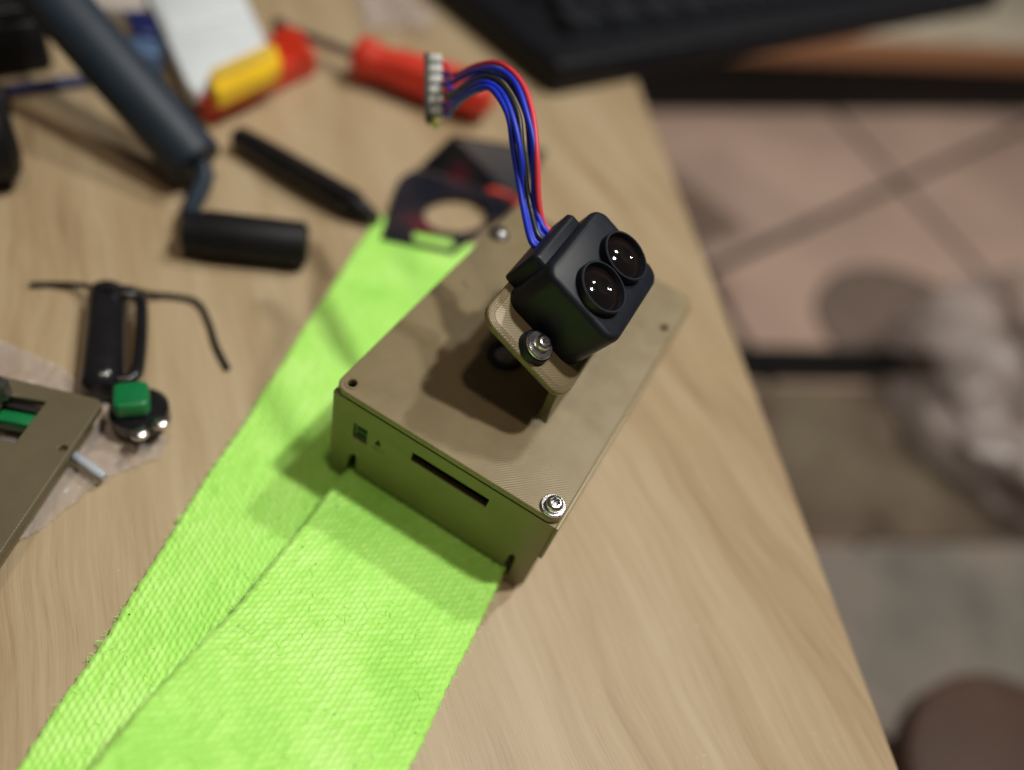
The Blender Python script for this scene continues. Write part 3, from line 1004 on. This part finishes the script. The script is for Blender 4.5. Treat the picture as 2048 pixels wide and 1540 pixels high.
# ------------------------------------------------------------------ black marker pen
def P3(u, v, z): return px(u, v, z)
pen = thing('marker_pen', 'black marker pen with tapered tip lying beside the crank grip', 'pen', loc=px(610, 350, 0))
pa, pb = px(473, 272, .0065), px(712, 412, .0065)
link('barrel', lathe(pa, pb, [(0, .0030), (.01, .0046), (.04, .0056), (.3, .0062), (.97, .0064), (1, .0058)], 28), M['black_gloss'], pen)
link('tip', lathe(pb, px(760, 441, .0050), [(0, .0050), (.35, .0042), (.8, .0024), (1, .0010)], 24), M['black_soft'], pen)
link('pocket_clip', tube([px(690, 388, .0136), px(620, 348, .0142), px(560, 313, .0138), px(545, 304, .0126)], .0011, 8), M['black_gloss'], pen)

# ------------------------------------------------------------------ slate tube with crank
cr = thing('crank_tool', 'slate blue tube with bent rod and short black grip', 'crank tool', loc=px(380, 400, 0))
ta, tb = px(398, 330, .0130), px(20, -105, .062)
link('tube', lathe(ta, tb, [(0, .0090), (.008, .0112), (.03, .0120), (1, .0120)], 40), M['slate'], cr)
link('tube_seam', tube([ta.lerp(tb, .05) + Vector((-.0095, -.0035, .0065)), ta.lerp(tb, .5) + Vector((-.0095, -.0035, .0065)), ta.lerp(tb, 1) + Vector((-.0095, -.0035, .0065))], .0012, 8), M['slate'], cr)
link('bent_rod', tube([px(385, 318, .0140), px(408, 338, .0135), px(407, 366, .0105), px(388, 405, .0095), px(381, 436, .0090), px(400, 452, .0088)], .0036, 14), M['slate'], cr)
link('grip', lathe(px(366, 462, .0092), px(616, 490, .0092), [(0, .0060), (.02, .0078), (.12, .0080), (.2, .0090), (.95, .0090), (.985, .0082), (1, .0062)], 36), M['black_soft'], cr)

# ------------------------------------------------------------------ black things at the left edge
bb = thing('black_box', 'matt black box under the raised end of the slate tube', 'box', loc=px(-20, 90, 0))
q0 = px(118, 142, 0); q1 = px(-120, 178, 0); qd = (q1 - q0).normalized(); qn = Vector((qd.y, -qd.x, 0))
Mq = Matrix(((qd.x, qn.x, 0, q0.x), (qd.y, qn.y, 0, q0.y), (0, 0, 1, 0), (0, 0, 0, 1)))
link('shell', slab(0, .11, 0, .07, .006, .0005, .024, .002), M['black_soft'], bb, bb.matrix_world.inverted() @ Mq)
link('box_lid', slab(.001, .109, .001, .069, .006, .0242, .030, .0012), M['black_soft'], bb, bb.matrix_world.inverted() @ Mq)
hd = thing('tool_handle', 'thick black rounded tool handle cut off by the table side', 'handle', loc=px(-30, 260, 0))
link('grip', lathe(px(28, 262, .019), px(-260, 290, .019), [(0, .009), (.03, .0145), (.09, .0180), (.5, .0182), (.9, .0175), (1, .012)], 36), M['black_soft'], hd)
link('collar', lathe(px(12, 200, .010), px(-120, 215, .012), [(0, .006), (.1, .0085), (1, .0085)], 24), M['black_soft'], hd)
nc = link('navy_cable', tube([px(-40, 190, .003), px(20, 181, .003), px(80, 172, .003), px(150, 163, .003), px(260, 150, .003)], .0026, 12), M['navy'])
tag(nc, 'navy cable running from the black handle under the slate tube', 'cable')

# ------------------------------------------------------------------ white, yellow and red dispenser
wh = thing('dispenser', 'white plastic holder with yellow roller on a red tray', 'dispenser', loc=px(440, 120, 0))
def poly_slab(name, uv, zpx, z0, z1, e, mat, parent):
    P_ = [px(u, v, zpx) for u, v in uv]
    c = sum(P_, Vector()) / len(P_)
    def lp(z, d):
        return [((p.x - c.x) * (1 - d / (p - c).length) + c.x, (p.y - c.y) * (1 - d / (p - c).length) + c.y, z) for p in P_]
    return link(name, loft([lp(z0, e), lp(z0 + e, 0), lp(z1 - e, 0), lp(z1 - e * .3, e * .3), lp(z1, e)], sharp=50), mat, parent)
white_uv = [(258, -100), (296, -5), (340, 95), (368, 158), (378, 176), (392, 186), (410, 180), (470, 146), (531, 108), (536, 98), (532, 84), (490, -5), (445, -105)]
poly_slab('cover', white_uv, .014, .0062, .0150, .0015, M['white'], wh)
poly_slab('cover_step', [(300, -60), (320, 20), (338, 60), (498, 28), (480, -10), (455, -70)], .0166, .0151, .0164, .0005, M['white'], wh)
poly_slab('tray', [(390, 176), (398, 200), (412, 214), (632, 116), (626, 98), (604, 84), (578, 62), (545, 72), (470, 120)], .010, .0008, .0112, .0014, M['red_plastic'], wh)
link('tray_rim', tube([px(405, 203, .0115), px(520, 154, .0115), px(626, 108, .0115)], .0022, 10), M['red_plastic'], wh)
link('tray_lug', lathe(px(578, 96, .0100), px(578, 96, .018), [(0, .0105), (.8, .0100), (1, .0080)], 24), M['red_plastic'], wh)
poly_slab('yellow_block', [(416, 158), (424, 182), (436, 190), (556, 138), (562, 122), (552, 96), (540, 92), (424, 142)], .019, .0114, .0205, .0016, M['yellow'], wh)
poly_slab('yellow_strip', [(424, 150), (430, 162), (548, 112), (542, 98)], .0212, .0206, .0216, .0004, M['yellow_pale'], wh)

# ------------------------------------------------------------------ blue clamp and beige piece behind the tube
bc = thing('blue_clamp', 'navy and steel blue plastic clamp between the tube and the white holder', 'clamp', loc=px(285, 110, 0))
def blk(name, u, v, z0, z1, lx, ly, ang_, mat, parent, bev=.003):
    p = px(u, v, z0)
    return link(name, slab(-lx / 2, lx / 2, -ly / 2, ly / 2, min(lx, ly) * .3, 0, z1 - z0, bev * .6), mat, parent, parent.matrix_world.inverted() @ Matrix.Translation(p) @ rz(ang_))
blk('jaw', 290, 85, .0006, .012, .012, .026, .75, M['navy'], bc)
blk('knob', 288, 142, .0006, .014, .018, .016, .5, M['steelblue'], bc)
bp = link('beige_cap', slab(-.020, .020, -.014, .014, .009, 0, .010, .002), M['beige'], None, Matrix.Translation(px(225, 25, .0006)) @ rz(.5))
tag(bp, 'rounded beige plastic cap behind the slate tube', 'cap')

# ------------------------------------------------------------------ screwdriver
sd = thing('screwdriver', 'red handled screwdriver with steel shaft lying by the black case', 'screwdriver', loc=px(840, 160, 0))
sa, sb, se = px(548, 48, .0110), px(712, 112, .0125), px(985, 205, .0125)
link('shaft', lathe(sb.lerp(se, .04), sa.lerp(sb, .12), [(0, .0026), (1, .0026)], 20), M['steel_dull'], sd)
link('blade', lathe(sa.lerp(sb, .14), sa, [(0, .0026), (.4, .0040), (.85, .0036), (1, .0012)], 16), M['black_soft'], sd)
def fluted(p0, p1, prof, seg=60, fl=6, depth=.10):
    p0, p1 = Vector(p0), Vector(p1)
    axv = (p1 - p0); Ln = axv.length; axv.normalize()
    u = axv.orthogonal().normalized(); w = axv.cross(u)
    loops = []
    for t, r in prof:
        dm = depth if .18 < t < .93 else 0
        loops.append([tuple(p0 + axv * (t * Ln) + (u * math.cos(2 * math.pi * k / seg) + w * math.sin(2 * math.pi * k / seg)) * r * (1 - dm * (.5 + .5 * math.cos(fl * 2 * math.pi * k / seg)))) for k in range(seg)])
    return loft(loops, sharp=50)
link('handle', fluted(sb, se, [(0, .0080), (.02, .0105), (.08, .0115), (.15, .0100), (.22, .0095), (.35, .0112), (.6, .0122), (.85, .0120), (.95, .0100), (1, .005)]), M['red_handle'], sd)

# ------------------------------------------------------------------ crumpled films
def film(name, poly, z0, amp, step, seed, sc=60.0):
    xs = [p.x for p in poly]; ysn = [p.y for p in poly]
    bm = bmesh.new()
    nx = int((max(xs) - min(xs)) / step) + 1; ny = int((max(ysn) - min(ysn)) / step) + 1
    def inside(x, y):
        c = False
        for i in range(len(poly)):
            a, b = poly[i], poly[i - 1]
            if (a.y > y) != (b.y > y) and x < (b.x - a.x) * (y - a.y) / (b.y - a.y) + a.x: c = not c
        return c
    grid = {}
    for i in range(nx + 1):
        for j in range(ny + 1):
            x, y = min(xs) + i * step, min(ysn) + j * step
            if inside(x, y):
                h = abs(mnoise.noise((x * sc, y * sc, seed))) + .5 * abs(mnoise.noise((x * sc * 2.3, y * sc * 2.3, seed + 3)))
                grid[i, j] = bm.verts.new((x, y, z0 + amp * h))
    for (i, j), v in list(grid.items()):
        q = [grid.get((i, j)), grid.get((i + 1, j)), grid.get((i + 1, j + 1)), grid.get((i, j + 1))]
        if all(q): bm.faces.new(q)
    me = bm_mesh(bm, False)
    return link(name, me, M['film'])
bag = film('plastic_bag', [px(u, v) for u, v in ((-120, 660), (20, 690), (120, 735), (200, 800), (345, 885), (318, 925), (215, 962), (150, 1015), (70, 1075), (-20, 1125), (-160, 1150))], .0006, .0028, .0007, 2.0, 90)
tag(bag, 'clear plastic bag spread flat under the loose gold plate', 'bag')
tis = film('crumpled_wrap', [px(u, v) for u, v in ((700, -10), (800, -20), (870, 40), (862, 82), (800, 70), (735, 72))], .001, .012, .0012, 7.0, 70)
tag(tis, 'crumpled clear wrap behind the red screwdriver handle', 'wrap')
stick = link('plastic_stick', lathe(px(140, 905, .0046), px(209, 954, .0046), [(0, .0010), (.05, .0014), (.95, .0014), (1, .0010)], 18), M['paleblue'])
tag(stick, 'short pale blue plastic stick on the clear bag', 'stick')

# ------------------------------------------------------------------ loose gold plate at the left
PZ = .0135
c0 = px(210, 800, PZ); c1 = px(0, 1108, PZ); ct = px(0, 745, PZ)
gd = (c1 - c0).normalized(); gn = Vector((gd.y, -gd.x, 0))
if gn.dot(ct - c0) < 0: gn = -gn
Mg = Matrix(((gn.x, gd.x, 0, c0.x), (gn.y, gd.y, 0, c0.y), (0, 0, 1, 0), (0, 0, 0, 1)))
Mg_i = Mg.inverted()
def gl(u, v, z=PZ):
    p = Mg_i @ px(u, v, z)
    return (p.x, p.y)
gp = thing('gold_plate', 'loose gold 3D printed cover plate with window lying on clear bag', 'plate', Mg)
win = [gl(12, 790), gl(91, 803), gl(30, 884), gl(-60, 868)]
hole = [tuple(Vector(gl(125, 896)) + Vector((.0011 * math.cos(2 * math.pi * k / 16), .0011 * math.sin(2 * math.pi * k / 16)))) for k in range(16)]
flip = 1
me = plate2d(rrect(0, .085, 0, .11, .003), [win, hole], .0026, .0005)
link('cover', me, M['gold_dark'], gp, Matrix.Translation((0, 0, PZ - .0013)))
link('side_wall', join([box_mesh(.0030, .0048, .004, .106, .0036, PZ - .0027, .0003), box_mesh(.0049, .080, .0040, .0058, .0036, PZ - .0027, .0003)]), M['gold_side'], gp, ID)
wc = Vector(gl(30, 830))
link('window_bar', box_mesh(gl(50, 795)[0] - .010, gl(50, 795)[0] + .010, gl(50, 800)[1] - .002, gl(50, 800)[1] + .0015, .006, PZ - .0030, .0004), M['cavity'], gp, ID)  # black strip under the window's top edge
gb = link('green_switch', box_mesh(-.0055, .0055, -.0022, .0022, 0, .0050, .0010), M['green'], None, Matrix.Translation(px(34, 834, PZ - .003) - Vector((0, 0, .0050))) @ rz(.16))
tag(gb, 'tiny green switch seen inside the window of the loose gold plate', 'switch')
so = link('metal_standoff', lathe(px(2, 790, PZ + .0001), px(2, 790, PZ + .0001) + Vector((0, 0, .006)), [(0, .0030), (.9, .0030), (1, .0025)], 6), M['steel_dull'])
tag(so, 'small hexagonal metal standoff standing on the loose gold plate', 'standoff')

# ------------------------------------------------------------------ black tube light with pocket clip and cord
pl = thing('penlight', 'stubby black cylinder with side clip and thin loose cord', 'penlight', loc=px(220, 690, 0))
fa, fb = px(217, 582, .0068), px(205, 785, .0068)
link('barrel', lathe(fa, fb, [(0, .0050), (.02, .0060), (.06, .0064), (.90, .0067), (.96, .0062), (1, .0040)], 36), M['black_gloss'], pl)
link('clip', tube([px(228, 592, .0110), px(258, 590, .0110), px(281, 600, .0095), px(283, 660, .0090), px(276, 735, .0090), px(262, 757, .0090), px(238, 760, .0092)], .0020, 12), M['black_gloss'], pl)
link('cord', tube([px(60, 570, .0012), px(110, 569, .0012), px(165, 571, .0045), px(205, 579, .0128), px(250, 576, .0125), px(300, 588, .0030), px(350, 593, .0012), px(395, 605, .0012), px(418, 645, .0012), px(432, 690, .0012), px(456, 738, .0012)], .00105, 10), M['black_soft'], pl)

# ------------------------------------------------------------------ green push button
bt = thing('push_button', 'green square push button on round black base with two silver terminals', 'button', loc=px(283, 836, 0))
bcn = px(283, 838, .0036)
link('base', lathe((bcn.x, bcn.y, .0036), (bcn.x, bcn.y, .0105), [(0, .0078), (.1, .0086), (.8, .0086), (1, .0072)], 36), M['black_gloss'], bt)
gcen = px(267, 812, .0105)
link('cap', slab(-.0050, .0050, -.0052, .0052, .0022, 0, .0060, .0012), M['green'], bt, bt.matrix_world.inverted() @ Matrix.Translation((gcen.x, gcen.y, .0106)) @ rz(.55))
for u, v in ((279, 866), (320, 845)):
    p = px(u, v, .0106)
    link('terminal', lathe((p.x, p.y, .0100), (p.x, p.y, .0118), [(0, .0026), (.5, .0025), (.85, .0017), (1, .0005)], 18), M['steel'], bt)
